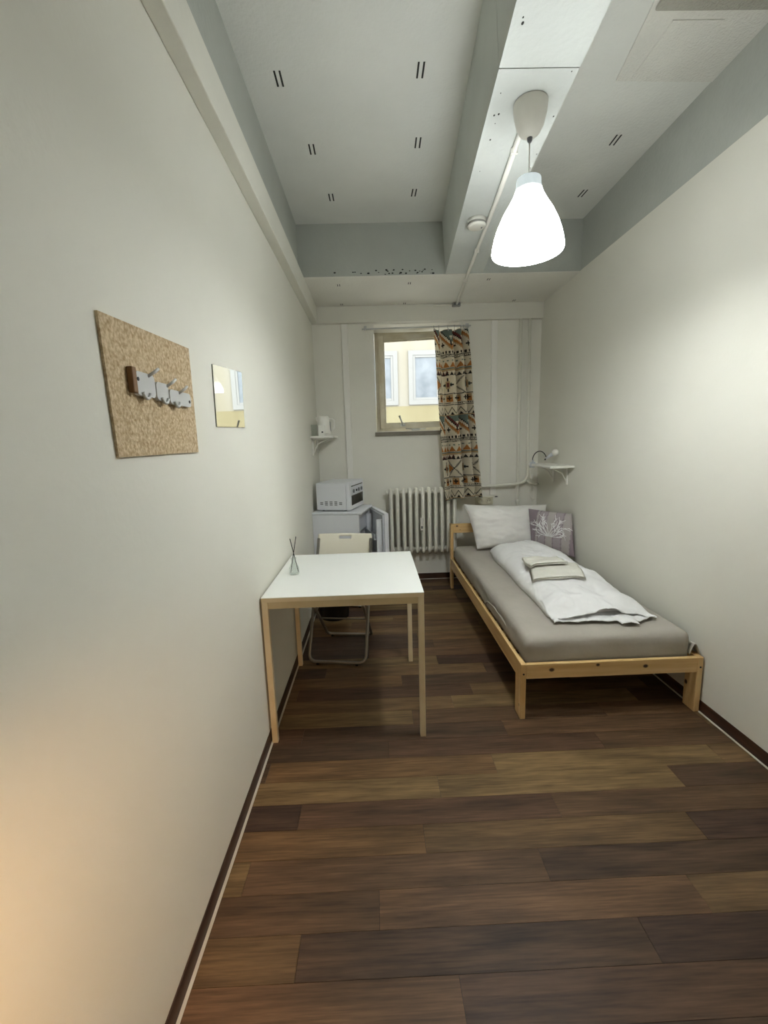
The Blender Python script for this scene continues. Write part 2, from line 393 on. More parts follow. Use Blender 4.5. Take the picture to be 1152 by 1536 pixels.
# ------------------------------------------------------------------ window
win = struct(B(NX0-.01, NX1+.01, 4.255, YW+.0, NZ0-.004, NZ0+.034, bev=.003).build('window_1', M_SILL, loc=(NX0, YB, NZ0)), 'small beige painted window tilted open in its niche')
win['label'] = 'small beige painted window tilted open above a grey sill edge'
B(NX0, NX1, 4.285, YW, NZ0+.034, NZ0+.040).build('sill_board', M_JAMB, win)
for nm, a in (('reveal', (NX0, NX0+.006, YB+.001, YW, NZ0+.034, NZ1)), ('reveal', (NX1-.006, NX1, YB+.001, YW, NZ0+.034, NZ1)), ('reveal', (NX0, NX1, YB+.001, YW, NZ1-.006, NZ1))):
    B(*a).build(nm, M_JAMB, win)
fx0, fx1, fz0, fz1 = NX0+.012, NX1-.006, NZ0+.040, NZ1-.006
fr = MB(); t = .058
fr.box(fx0, fx0+t, YW-.03, YW+.05, fz0, fz1, bev=.003); fr.box(fx1-t, fx1, YW-.03, YW+.05, fz0, fz1, bev=.003)
fr.box(fx0+t, fx1-t, YW-.03, YW+.05, fz1-t, fz1, bev=.003); fr.box(fx0+t, fx1-t, YW-.03, YW+.05, fz0, fz0+.045, bev=.003)
fr.box(fx0+t, fx0+t+.012, YW+.0, YW+.04, fz0+.045, fz1-t); fr.box(fx1-t-.012, fx1-t, YW, YW+.04, fz0+.045, fz1-t)
fr.build('frame', M_FRAME, win)
tilt = Matrix.Translation((fx0+.045, YW-.034, fz0+.05)) @ Matrix.Rotation(math.radians(-8.2), 4, 'Z') @ Matrix.Rotation(math.radians(1.2), 4, 'X') @ Matrix.Translation((-(fx0+.045), -(YW-.034), -(fz0+.05)))
sx0, sx1, sz0, sz1 = fx0+.045, fx1-.045, fz0+.035, fz1-.045; t = .05
sa = MB()
for a in ((sx0, sx0+t, sz0, sz1), (sx1-t, sx1, sz0, sz1), (sx0+t, sx1-t, sz1-t, sz1), (sx0+t, sx1-t, sz0, sz0+t)):
    sa.box(a[0], a[1], YW-.075, YW-.032, a[2], a[3], bev=.004, mtx=tilt)
for a in ((sx0+t-.002, sx0+t+.009, sz0+t, sz1-t), (sx1-t-.009, sx1-t+.002, sz0+t, sz1-t), (sx0+t, sx1-t, sz1-t-.009, sz1-t+.002), (sx0+t, sx1-t, sz0+t-.002, sz0+t+.009)):
    sa.box(a[0], a[1], YW-.062, YW-.044, a[2], a[3], mtx=tilt)
sash = sa.build('sash', M_FRAME, win)
B(sx0+t+.005, sx1-t-.005, YW-.055, YW-.051, sz0+t+.005, sz1-t-.005, mtx=tilt).build('glass_pane', M_GLASS, sash)
hd = MB(); hx = .305; hz = sz0+.03; hy = YW-.128
hd.box(hx-.022, hx+.030, hy, hy+.018, hz-.012, hz+.012, bev=.004); hd.tube([(hx, hy, hz), (hx, hy-.03, hz+.008), (hx-.022, hy-.036, hz+.06), (hx-.034, hy-.036, hz+.095)], [.009, .008, .008, .011], 10)
hd.build('handle', M_ALU, sash)
lk = MB().box(.40, .49, YW-.10, YW-.075, fz0+.008, fz0+.03, bev=.005); lk.tube([(.34, YW-.085, fz0+.03), (.45, YW-.095, fz0+.02), (.55, YW-.085, fz0+.024)], .006, 8)
lk.build('bottom_latch', M_ALU, win)
st = MB().box(.40, .50, YW-.11, YW-.07, fz1-.065, fz1-.035, bev=.006); st.tube([(.36, YW-.09, fz1-.05), (.44, YW-.115, fz1-.045), (.60, YW-.10, fz1-.062)], .007, 8); st.tube([(.43, YW-.09, fz1-.03), (.56, YW-.06, fz1-.045)], .006, 8)
st.build('tilt_stay', M_FRAME, win)

# ------------------------------------------------------------------ outside: facade across the yard
gd = struct(B(-14, 16, YB+.3, 22, -.4, .35).build('courtyard_ground', M_ASPH), 'grey courtyard ground outside the window')
bd = thing('building', (1.2, 11, .35), 'pale yellow plastered house across the courtyard seen through the window', 'building')
B(-9, 11, 11, 11.6, .35, 10).build('wall', M_FACADE, bd)
o = B(-9, 11, 10.985, 11, .35, 2.30).build('plinth', M_FACADE2, bd); o['label'] = 'stained yellow lower band'
for wx in (-2.62, -.70, 1.03, 2.95):
    for wz in (2.44, 5.4):
        s_ = MB(); W, H = 1.24, 1.08
        for a in ((wx-.11, wx, wz-.11, wz+H+.11), (wx+W, wx+W+.11, wz-.11, wz+H+.11), (wx, wx+W, wz+H, wz+H+.11), (wx, wx+W, wz-.11, wz)):
            s_.box(a[0], a[1], 10.955, 10.999, a[2], a[3])
        so = s_.build('window_surround', M_SURR, bd)
        f_ = MB()
        for a in ((wx, wx+.06, wz, wz+H), (wx+W-.06, wx+W, wz, wz+H), (wx+.06, wx+W-.06, wz+H-.06, wz+H), (wx+.06, wx+W-.06, wz, wz+.06), (wx+W/2-.03, wx+W/2+.03, wz+.06, wz+H-.06)):
            f_.box(a[0], a[1], 10.965, 10.998, a[2], a[3], bev=.004, seg=1)
        f_.build('window_frame', M_SURR, so)
        for a in (wx+.06, wx+W/2+.03):
            B(a, a+W/2-.09, 10.985, 10.996, wz+.06, wz+H-.06).build('pane', M_FARGL, so)

# ------------------------------------------------------------------ heating pipes
hp = thing('heating_pipe', (1.436, YB-.025, 0.02), 'thicker cream pipe running straight down the end wall behind the pillow', 'pipe', group='heating pipes')
MB().tube([(1.436, YB-.03, .02), (1.436, YB-.03, ZL)], .0155, 14).build('pipe', M_PIPE, hp)
MB().lathe([(.0158, .78), (.021, .785), (.021, .81), (.0158, .815)], 1.436, YB-.03, 14).build('collar', M_PIPE, hp)
B(1.425, 1.447, YB-.016, YB, 1.70, 1.718).build('pipe_clip', M_PIPE, hp)
MB().lathe([(.0158, 1.702), (.019, 1.702), (.019, 1.716), (.0158, 1.716)], 1.436, YB-.03, 14).build('pipe_clip', M_PIPE, hp)
h2 = thing('heating_pipe', (1.527, YB-.05, .96), 'thinner cream pipe bending left above the pillow towards the radiator', 'pipe', group='heating pipes')
MB().tube(fillet([(1.522, YB-.03, ZL), (1.522, YB-.065, 1.05), (1.49, YB-.07, .995), (1.40, YB-.072, .972), (1.0, YB-.068, .962), (.845, YB-.062, .955)], .03), .0135, 14).build('pipe', M_PIPE, h2)
MB().tube([(1.515, YB-.064, 1.01), (1.545, YB-.06, .975), (1.585, YB-.05, .966), (1.643, YB-.04, .966)], .011, 12).build('branch', M_PIPE, h2)
MB().lathe([(.0138, 1.702), (.018, 1.702), (.018, 1.716), (.0138, 1.716)], 1.522, YB-.0495, 14).build('pipe_clip', M_PIPE, h2)
B(1.513, 1.531, YB-.036, YB, 1.703, 1.715).build('pipe_clip', M_PIPE, h2)

# ------------------------------------------------------------------ radiator
RX, RY = .145, 4.178
rad = thing('radiator', (.46, RY, .30), 'cream cast column radiator under the window', 'radiator')
def rad_col():
    m = MB(); zt, zb_ = .665, .02
    for yy in (-.048, .048):
        pr = [(yy*.55, 0, zb_-.0), (yy, 0, zb_+.045), (yy, 0, zt-.045), (yy*.55, 0, zt)]
        pts = fillet([(0, p[0], p[2]) for p in pr], .025, 4)
        m.tube(pts, .0180, 12)
    m.tube([(0, 0, zb_+.07), (0, 0, zt-.07)], .013, 8)
    m.box(-.006, .006, -.045, .045, zb_+.04, zt-.04)
    for z in (zb_+.035, zt-.035):
        m.tube([(-.031, 0, z), (-.018, 0, z), (.018, 0, z), (.031, 0, z)], [.018, .023, .023, .018], 12)
        m.ball((0, 0, z), .03, 12, (.62, 1.75, 1.05))
    return m
c0 = rad_col().build('column', M_RAD, rad, world=False)
for i in range(11):
    c = c0 if i == 0 else c0.copy()
    if i: COL.objects.link(c)
    c.location = (RX+.0625*i+.005-.46, 0, .0)
B(.43, .463, RY-.078, RY-.062, .555, .685, bev=.004).build('heat_meter', M_SMOKE, rad)
B(.437, .456, RY-.080, RY-.077, .575, .60).build('heat_meter_display', M_VENT, rad)
MB().tube([(.10, RY, .93), (.125, RY, .93)], .02, 12).build('end_plug', M_RAD, rad)
MB().tube([(.81, RY, .93), (.845, RY+.02, .945)], .014, 12).build('inlet', M_RAD, rad)
for x in (.24, .71):
    B(x-.01, x+.01, RY+.02, YB, .86, .875).build('wall_bracket', M_RAD, rad)

# ------------------------------------------------------------------ wall socket
so = thing('wall_socket', (1.105, YB, .81), 'beige double wall socket above the pillow', 'socket')
B(1.016, 1.194, YB-.016, YB, .766, .850, bev=.005).build('plate', M_SOCK, so)
for x in (1.061, 1.149):
    c = MB().lathe([(.031, 0), (.031, .006), (.026, .006), (.024, .001), (0, .0005)], 0, 0, 24)
    bmesh.ops.transform(c.bm, matrix=Matrix.Translation((x, YB-.016, .808)) @ Matrix.Rotation(PI/2, 4, 'X'), verts=c.bm.verts)
    ins = c.build('insert', M_SOCK, so)
    for dx in (-.0095, .0095):
        MB().tube([(x+dx, YB-.019, .808), (x+dx, YB-.0155, .808)], .004, 8).build('hole', M_BLACK, ins)
B(1.215, 1.24, YB-.012, YB, .842, .850).build('cable_stub', M_BLACK, so)

# ------------------------------------------------------------------ curtain rod, clips, curtain
rod = thing('curtain_rod', (-.06, 4.20, 2.478), 'thin pale curtain rod above the window', 'curtain rod')
MB().tube([(-.075, 4.20, 2.472), (.945, 4.20, 2.482)], .0065, 10).build('rod', M_PLATE, rod)
for x in (-.045, .925):
    b_ = MB().tube([(x, YB, 2.50), (x, 4.215, 2.50), (x, 4.20, 2.484)], .005, 8); b_.box(x-.012, x+.012, YB-.006, YB, 2.48, 2.52, bev=.002)
    b_.tube(arc((x, 4.20, 2.478), .013, 0, 2*PI, 14, 'yz'), .003, 6)
    b_.build('bracket', M_PLATE, rod)
MB().tube(fillet([(-.04, 4.195, 2.47), (-.034, 4.19, 2.36), (-.012, 4.19, 2.34), (-.008, 4.19, 2.39), (-.02, 4.193, 2.45)], .012), .0028, 6).build('draw_cord', M_PIPE, rod)
CU, CV = 230, 430
CW = .74; CH = 1.57
def curt_xy(s, t):
    """s across 0..1, t down 0..1"""
    e = s**1.0
    xl = .588+.082*t**.9; xr = .925+.118*t**.8
    tight = 1-.25*t
    ph = 2*PI*(3.4*s**1.5+.10)
    amp = .056*(.8+.2*t)
    x = xl+(xr-xl)*(s+.060*math.sin(ph+1.1)*min(1, 6*s, 6*(1-s)))
    yb_ = 4.185-.118*max(0, (t-.45)/.55)**1.1
    y = yb_-amp*math.cos(ph)-.007*math.sin(5*PI*s+4*t)-.006*math.sin(9*t+7*s)
    z = 2.447-CH*t - .012*math.sin(s*PI*2+.6)*t + .016*(1-s)*t*-1 + .008*abs(math.sin(s*PI*6))*(1-t)**6*-1
    return x, y, z
INK, CREAM, ORNG, MAR, SAGE, TAN = [lin(c)[:3] for c in ('#1c1815', '#d6cdb6', '#a86c34', '#5e2b26', '#66736a', '#a98e68')]
def tri(u, p): return abs((u/p) % 1-.5)*2
def cross(u, v, s, a): return (abs(u) < s*.28 and abs(v) < s) or (abs(v) < s*.28 and abs(u) < s) or (a and abs(u)+abs(v) < s*.7)
def pattern(u, w):
    """printed ethnic bands: u metres across, w metres down"""
    p = .78; v = ((w-.185) % p)/p; n = int((w-.185)//p)
    if v < .042: return INK if ((u/.034) % 1 < .55 and .006 < v < .036) else CREAM
    if v < .052 or .072 < v < .079: return INK
    if .056 < v < .068: return INK if (u/.014) % 1 < .55 else CREAM
    if v < .10: return CREAM
    if v < .125: return SAGE if (u/.05) % 1 < .4 and v > .11 else CREAM
    if v < .195:
        h = (.195-v)/.065; q = 1-tri(u, .075); return ORNG if h < q*1.0 and h > q*.15-.3 else CREAM
    if v < .213: return SAGE if v > .2 else CREAM
    if v < .235: return TAN
    if v < .290:
        h = (.290-v)/.045; q = 1-tri(u, .046)
        if h < q*.95: return INK
        return MAR if h < q*.95+.38 and (u/.23) % 1 < .55 else CREAM
    if v < .30: return CREAM
    if v < .50:
        cu = (u % .23)-.115; cv = (v-.40)*p
        if (int(u//.23)+n) % 2 == 0:
            d = abs(abs(cu)-abs(cv)*1.05)
            if d < .0045 or (.009 < d < .0125 and abs(cu) > .02): return INK
            if cu < -.012 and abs(cv) < -cu*.62 and cu > -.075: return ORNG
            if abs(cu) > .092 and abs(cv) < .03: return SAGE
        else:
            if abs(cu) < .022 and abs(cv) < .035: return MAR if abs(cu) < .012 and abs(cv) < .02 else TAN
            if (abs(cu) < .009 and abs(cv) < .065) or (abs(cv) < .007 and abs(cu) < .06): return INK
            if abs(cu) < .04 and abs(cv) < .016: return SAGE
            if abs(cu) > .10 and abs(abs(cv)-.03) < .006: return INK
        return CREAM
    if v < .51: return INK
    if v < .605:
        cu = (u % .078)-.039; cv = (v-.558)*p
        if cross(cu, cv, .022, int(u//.078) % 2): return INK
        if int(u//.078) % 3 == 1 and abs(cu) < .034 and abs(cv) < .034: return ORNG if cv > -.01 else TAN
        if abs(abs(cv)-.031) < .0025 and (u/.012) % 1 < .6: return TAN
        return CREAM
    if .610 < v < .622: return INK if (u/.016) % 1 < .7 else CREAM
    if .632 < v < .641: return INK
    if v < .66: return CREAM
    if v < .755:
        h = (.755-v)/.095; q = 1-tri(u, .082)
        if abs(h-q*.8-.12) < .075: return INK
        if h < q*.8-.42: return INK
        return CREAM
    if v < .765: return TAN
    st = .0135; iu = int((u % .27)/st); iv = int((v-.765)*p/st)
    a = abs(iu-10); lev = a+iv
    if lev < 6: return SAGE if iv < 4 else CREAM
    if lev in (6, 7): return MAR if (n+int(u//.27)) % 2 else SAGE
    if lev == 8: return INK
    if lev in (11, 12): return ORNG
    if lev in (13,): return TAN
    cu = (u % .09)-.045; cv = (v-.935)*p
    if cross(cu, cv, .024, True): return INK
    return CREAM
ct = MB()
ct.grid(lambda s, t: curt_xy(s, t), CU, CV)
curtain = thing('curtain', (.80, 4.19, .88), 'cream curtain with brown, black and orange ethnic bands, pushed to one side', 'curtain')
m_cur = attr_mat('printed_curtain_cotton', 'print'); nt = m_cur.node_tree
tl = nt.nodes.new('ShaderNodeBsdfTranslucent'); mxs = nt.nodes.new('ShaderNodeMixShader'); mxs.inputs[0].default_value = .35
nt.links.new([n for n in nt.nodes if n.type == 'ATTRIBUTE'][0].outputs['Color'], tl.inputs[0])
nt.links.new(nt.nodes['Principled BSDF'].outputs[0], mxs.inputs[1]); nt.links.new(tl.outputs[0], mxs.inputs[2])
nt.links.new(mxs.outputs[0], nt.nodes['Material Output'].inputs[0])
cl = ct.build('fabric', m_cur, curtain, recalc=False)
at_ = cl.data.color_attributes.new('print', 'FLOAT_COLOR', 'POINT')
vals = []
for j in range(CV+1):
    for i in range(CU+1):
        s, t = i/CU, j/CV
        c = pattern((s*CW+.03)*1.25, t*CH+.004*math.sin(9*s))
        vals += [c[0], c[1], c[2], 1]
at_.data.foreach_set('color', vals)
for s in (.02, .16, .38, .62, .72, .86, .98):
    x, y, z = curt_xy(s, 0)
    k_ = MB().tube(fillet([(x, 4.20, 2.490), (x, 4.189, 2.478), (x, 4.192, 2.462), (x, y, z+.004), (x, y-.001, z-.010)], .004, 3), .0022, 6)
    k_.box(x-.004, x+.004, y-.006, y+.006, z-.014, z+.006, bev=.001)
    k_.build('curtain_clip', M_ALU, curtain)

# ------------------------------------------------------------------ table
TX, TY = -.5414, 1.8714
tb = thing('table', (TX+.375, TY+.375, 0), 'square white topped table with pale wood legs against the left wall', 'table')
B(TX, TX+.75, TY, TY+.75, .7365, .74, bev=.0008, seg=1).build('table_top', M_TABLE, tb)
B(TX, TX+.75, TY, TY+.75, .718, .7365).build('edge_band', M_BIRCH, tb)
lw = .027
for x in (TX+.0006, TX+.75-lw-.0006):
    for y in (TY+.0006, TY+.75-lw-.0006):
        B(x, x+lw, y, y+lw, 0, .718, bev=.0012, seg=1).build('leg', M_BIRCH, tb)
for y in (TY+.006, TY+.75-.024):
    B(TX+lw+.001, TX+.75-lw-.001, y, y+.018, .684, .7162).build('apron', M_BIRCH_SHADE, tb)
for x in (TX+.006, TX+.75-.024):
    B(x, x+.018, TY+lw+.001, TY+.75-lw-.001, .684, .7162).build('apron', M_BIRCH_SHADE, tb)

# ------------------------------------------------------------------ reed diffuser
df = thing('reed_diffuser', (-.452, 2.225, .7402), 'clear glass reed diffuser with two black sticks on the table', 'diffuser')
MB().lathe([(0, 0), (.025, 0), (.028, .006), (.026, .035), (.017, .056), (.0125, .066), (.0125, .082), (.0155, .085), (.0155, .089), (.0105, .089), (.0100, .066), (.0145, .055), (.0235, .034), (.0250, .008), (0, .005)], 0, 0, 28).build('bottle', M_BOTTLE, df, world=False)
MB().tube([(.021, .006, .010), (-.012, 0, .195)], .0021, 7).build('stick', M_REED, df, world=False)
MB().tube([(-.018, -.006, .010), (.020, .004, .205)], .0021, 7).build('stick', M_REED, df, world=False)

# ------------------------------------------------------------------ folding chair
ch = thing('folding_chair', (-.257, 2.80, 0), 'white folding chair with steel tube frame behind the table', 'chair', rz=math.radians(-8))
R_ = .011
def uframe(w_, bot, top, r):
    return fillet([(-w_, top[0], top[1]), (-w_, bot[0], bot[1]), (w_, bot[0], bot[1]), (w_, top[0], top[1])], r, 8)
MB().tube(uframe(.19, (-.21, R_+.006), (.185, .755), .055), R_, 12).build('front_frame', M_STEEL, ch, world=False)
MB().tube(uframe(.168, (.205, R_+.006), (-.165, .43), .04), R_, 12).build('rear_frame', M_STEEL, ch, world=False)
for x in (-.13, .13):
    for y in (-.21, .205):
        B(x-.009, x+.009, y-.012, y+.012, 0, .012, bev=.002).build('foot', M_BLACK, ch, world=False)
MB().tube([(-.168, .02, .22), (.168, .02, .22)], .006, 8).build('cross_bar', M_STEEL, ch, world=False)
def seatf(u, v):
    x = (u-.5)*.35; y = -.175+.33*v
    return (x, y, .446+.012*(2*u-1)**2+.010*(2*v-1)**2-.008*v)
sm = MB(); sm.grid(seatf, 14, 12); sm.build('seat', M_CHAIRW, ch, world=False, thick=.012)
def backf(u, v):
    x = (u-.5)*.392; z = .600+.188*v
    if v > .9: x *= 1-.02*(v-.9)/.1
    return (x, .185+.045*(v-.5)-.03*(1-(2*u-1)**2)*-.6-.012, z)
bk = MB(); bk.grid(backf, 36, 20, skip=lambda u, v: abs(u-.50) < .115 and .775 < v < .925)
bk.build('backrest', M_CHAIRW, ch, world=False, thick=.011)

# ------------------------------------------------------------------ bed
BX, BY, BL, BW = .703, 1.969, 2.041, .934
bed = thing('bed_frame', (BX+BW/2, BY+BL/2, 0), 'low single pine bed frame along the right wall', 'bed')
P_X = lambda kn: pine_mat('pine_across', 0, kn)
P_Y = pine_mat('pine_along', 1); P_Z = pine_mat('pine_upright', 2, [(-.460, -1.0, .07, .008), (.455, -.99, .10, .007), (.44, -.95, .13, .009)])
cxb, cyb = BX+BW/2, BY+BL/2
B(BX+.0285, BX+BW-.0285, BY+.002, BY+.024, .222, .302, bev=.003).build('foot_rail', P_X([(-.31, -1.02, .268, .0095), (-.075, -1.02, .285, .007), (.17, -1.02, .268, .009)]), bed)
B(BX+.0285, BX+BW-.0285, BY+BL-.026, BY+BL-.004, .545, .634, bev=.003).build('head_rail', P_X([(-.40, 1.0, .612, .009), (-.37, 1.0, .575, .006), (.2, 1.0, .58, .008)]), bed)
B(BX+.0285, BX+BW-.0285, BY+BL-.026, BY+BL-.004, .222, .302, bev=.003).build('lower_head_rail', P_X([]), bed)
for x in (BX, BX+BW-.028):
    B(x, x+.028, BY, BY+.085, 0, .3036, bev=.004).build('leg', P_Z, bed)
    B(x, x+.028, BY+BL-.06, BY+BL, 0, .636, bev=.004).build('leg', P_Z, bed)
    B(x+.004, x+.024, BY+.086, BY+BL-.061, .205, .300, bev=.003).build('side_rail', P_Y, bed)
for x in (BX+.026, BX+BW-.058):
    B(x, x+.032, BY+.086, BY+BL-.061, .215, .245).build('slat_support', P_Y, bed)
for i in range(13):
    y = BY+.12+i*.145
    B(BX+.03, BX+BW-.03, y, y+.068, .2455, .262).build('slat', P_Y, bed)
for x in (BX+.014, BX+BW-.014):
    MB().tube([(x, BY-.001, .25), (x, BY+.004, .25)], .005, 10).build('bolt', M_BLACK, bed)

def rbox(hx, hy, hz, r, step, disp=None):
    """rounded soft block centred at the origin"""
    t = bmesh.new(); bmesh.ops.create_cube(t, size=2)
    def cuts(h): return max(1, int(2*h/step))
    m = MB()
    def face(fn, nu, nv): m.grid(fn, nu, nv)
    nx, ny, nzv = cuts(hx), cuts(hy), cuts(hz)
    L_ = lambda a: 2*a-1
    face(lambda u, v: (L_(u)*hx, L_(v)*hy, hz), nx, ny); face(lambda u, v: (L_(u)*hx, -L_(v)*hy, -hz), nx, ny)
    face(lambda u, v: (L_(u)*hx, -hy, L_(v)*hz), nx, nzv); face(lambda u, v: (-L_(u)*hx, hy, L_(v)*hz), nx, nzv)
    face(lambda u, v: (hx, L_(u)*hy, L_(v)*hz), ny, nzv); face(lambda u, v: (-hx, -L_(u)*hy, L_(v)*hz), ny, nzv)
    t.free(); bmesh.ops.remove_doubles(m.bm, verts=m.bm.verts, dist=1e-5)
    for v in m.bm.verts:
        p = v.co; q = Vector((max(-hx+r, min(hx-r, p.x)), max(-hy+r, min(hy-r, p.y)), max(-hz+r, min(hz-r, p.z))))
        d = p-q
        if d.length > 1e-9: v.co = q+d.normalized()*r
        if disp: v.co = disp(v.co.copy())
    return m
def mdisp(p):
    n = .004*nz(p.x*3, p.y*2.2, 3)+.0018*nz(p.x*9, p.y*7, 5)
    p.z += n if p.z > 0 else 0
    if p.z < .05:   # side: soft sheet ripples
        k = .007*nz(p.x*6+p.y*7, p.z*22, 1)+.004*nz(p.x*15+p.y*15, p.z*10, 4)
        if p.y < -.9: p.y += k
        if p.x < -.4: p.x += k*1.0
    return p
mt = rbox(.427, .984, .08, .038, .024, mdisp)
bmesh.ops.transform(mt.bm, matrix=Matrix.Translation((BX+.464, BY+1.018, .345)), verts=mt.bm.verts)
mo = thing('mattress', (BX+.464, BY+1.018, .2625), 'mattress in a taupe fitted sheet on the pine bed', 'mattress')
mt.build('fitted_sheet', M_SHEET, mo)
# tucked sheet ridges on the open side and a loose flap at the far foot corner
MB().tube(fillet([(.738, 2.80, .300), (.738, 2.74, .338), (.740, 2.60, .356), (.741, 2.44, .352), (.744, 2.28, .336), (.752, 2.16, .312)], .03, 4), .0065, 8).build('sheet_fold', M_SHEET, mo)
fm = MB(); fm.grid(lambda u, v: (1.585+.05*v+.004*math.sin(9*u), 2.0+.22*u, .305+.075*(1-u)*v*(1-v)*3+.05*u*(1-v)), 10, 8)
fm.build('loose_corner', M_SHEET, mo, thick=.003)

# ------------------------------------------------------------------ duvet
dv = thing('duvet', (1.22, 2.9, .430), 'white duvet folded into a long strip on the bed', 'duvet')
def sst(x): x = max(0, min(1, x)); return x*x*(3-2*x)
DY, DH = 2.955, .722
def duv_top(u, v):
    """u across 0..1, v along from the foot end (0) to the pillow (1)"""
    s, t = 2*u-1, 2*v-1
    es = max(0, 1-abs(s)**4)**.5; et = (max(0, 1-t**8)**.5) if t > 0 else max(0, 1-abs(t)**14)**.5
    hw = .270+.014*nz(v*4, 2)+.014*max(0, -t)**4
    cx = 1.232+.012*t+.010*nz(v*3, 7)
    x = cx+s*hw*(1-.03*(1-et))*(1-.50*sst((t-.30)/.70) if s > 0 else 1-.08*sst((t-.6)/.4))
    y = DY+t*(DH+.014*nz(u*4, 3))
    wr = .016*nz(u*2.2, v*5, 1)+.011*nz(u*5+v*3, v*11, 2)+.008*abs(nz(u*8+v*12, v*18-u*4, 6))
    side = max(0, abs(s)-.45)
    wr += side*.030*nz(u*3, v*26, 11)
    foot = max(0, -t-.45)
    wr += foot*(.030*nz(u*7+1.5*v, v*6, 9)+.030*abs(nz(u*4-v*3, v*10, 4)))
    h = (.112+.010*s*t+.016*max(0, t)-.05*foot)*es*et+wr*es*et*1.2
    return x, y, h
ZD = .432
dm = MB(); NU, NV = 84, 190
dm.grid(lambda u, v: (lambda a: (a[0], a[1], ZD+max(.0, a[2])))(duv_top(u, v)), NU, NV)
dm.grid(lambda u, v: (lambda a: (a[0], a[1], ZD-.0))(duv_top(u, 1-v)), NU, NV)
bmesh.ops.remove_doubles(dm.bm, verts=dm.bm.verts, dist=5e-4)
from mathutils.bvhtree import BVHTree
DUV = BVHTree.FromBMesh(dm.bm)
def duvet_z(x, y):
    """highest duvet surface near a point, so that the towels lie on it"""
    h = [DUV.ray_cast(Vector((x+a, y+b, 1)), Vector((0, 0, -1)))[0] for a in (-.02, 0, .02) for b in (-.02, 0, .02)]
    h = sorted(p.z for p in h if p)
    return h[-1] if h else ZD
dm.build('filled_cover', M_LINEN, dv)
def lip(u, v, seed, y0, ln, z_in, arch, jit):
    """open end of the cover: a sheet that leaves the filled body and ends in a loose wavy edge"""
    uu = .02+.96*u
    y = y0-ln*v-v*jit*nz(u*3.5, seed)-.012*v*abs(nz(u*11, seed))
    bv = max(.03, (max(y, DY-DH*.90)-DY+DH)/(2*DH))
    bx, by, bh = duv_top(uu, bv)
    x = bx+.02*v*(2*u-1)+.012*v*nz(u*6, v*2, seed)
    f = sst((DY-DH*.86-y)/.13)
    edge = .010+arch*math.sin(PI*u)**2*(.7+.9*nz(u*3.2, seed+2))+.012*abs(nz(u*9, seed+4))+.006*abs(nz(u*22, v*3, seed))
    z = (bh*z_in-.006+.012*min(1, v*3))*(1-f)+max(.006, edge)*f
    z += .009*v*nz(u*8+v*2, v*5, seed+1)
    return (x, y, ZD+max(.005, z))
f1 = MB(); f1.grid(lambda u, v: lip(u, v, 3.3, 2.40, .235, 1.0, .052, .045), 70, 34); f1.build('open_hem', M_LINEN, dv, thick=.004)
f2 = MB(); f2.grid(lambda u, v: lip(u, v, 8.1, 2.30, .165, .35, .004, .04), 70, 20); f2.build('open_hem', M_LINEN, dv, thick=.004)
f3 = MB(); f3.grid(lambda u, v: (1.27+.115*u*(1-.25*v)+.01*v, 2.185-.095*v-.01*u, ZD+.012+.016*math.sin(PI*u)*(1-.4*v)+.004*nz(u*9, v*5)), 14, 12); f3.build('hem_tail', M_LINEN, dv, thick=.004)

# ------------------------------------------------------------------ towels
def towel(name, c, wx, wy, rot, layers, th, label, seed, lift):
    t = thing(name, c, label, 'towel', rz=rot, group='folded towels on the duvet')
    for k in range(layers):
        def f(u, v, top):
            s, q = 2*u-1, 2*v-1
            ex = max(0, 1-abs(s)**10)**.5*max(0, 1-abs(q)**10)**.5
            z = k*th+th/2+(th/2*.96*ex)*(1 if top else -1)+.004*nz(u*3+seed, v*3)+.006*(1-v)*(s*.4)
            return (s*wx/2*(1-.02*k), q*wy/2*(1-.015*k)+.004*nz(u*3, k+seed), max(0, z))
        m = MB(); m.grid(lambda u, v: f(u, v, True), 22, 22); m.grid(lambda u, v: f(u, 1-v, False), 22, 22)
        bmesh.ops.remove_doubles(m.bm, verts=m.bm.verts, dist=4e-4)
        for v in m.bm.verts:
            p = t.matrix_basis @ v.co; v.co.z += duvet_z(p.x, p.y)-c[2]+lift
        m.build('fold', M_TOWEL, t, world=False)
    return t
towel('bath_towel', (1.17, 2.69, .558), .32, .31, math.radians(-14), 2, .010, 'larger folded off-white towel lying on the duvet under the small one', 1, .003)
towel('hand_towel', (1.14, 2.80, .584), .25, .21, math.radians(-4), 2, .011, 'smaller folded off-white towel on top of the larger one', 5, .032)

# ------------------------------------------------------------------ pillow and cushion
def cushion_mesh(c, n, T, in_s, in_t, wr, seed, N_=44):
    """c: corners BL, BR, TR, TL; puffed along the normal n"""
    c = [Vector(x) for x in c]; n = Vector(n).normalized(); m = MB()
    def f(u, v, sg):
        s, t = 2*u-1, 2*v-1
        su = .5+.5*s*(1-in_s*(1-t*t)); tv = .5+.5*t*(1-in_t*(1-s*s))
        p = (c[0]*(1-su)+c[1]*su)*(1-tv)+(c[3]*(1-su)+c[2]*su)*tv
        e = max(0, (1-abs(s)**2.6))**.55*max(0, (1-abs(t)**2.6))**.55
        h = T*e+wr*(nz(u*4+seed, v*4)+.6*nz(u*9, v*11+seed))*min(1, 3*e)
        return p+n*sg*h
    m.grid(lambda u, v: f(u, v, 1), N_, N_); m.grid(lambda u, v: f(1-u, v, -1), N_, N_)
    bmesh.ops.remove_doubles(m.bm, verts=m.bm.verts, dist=4e-4)
    return m, f
pl = thing('pillow', (1.21, 3.80, .43), 'large white pillow leaning on the headboard', 'pillow')
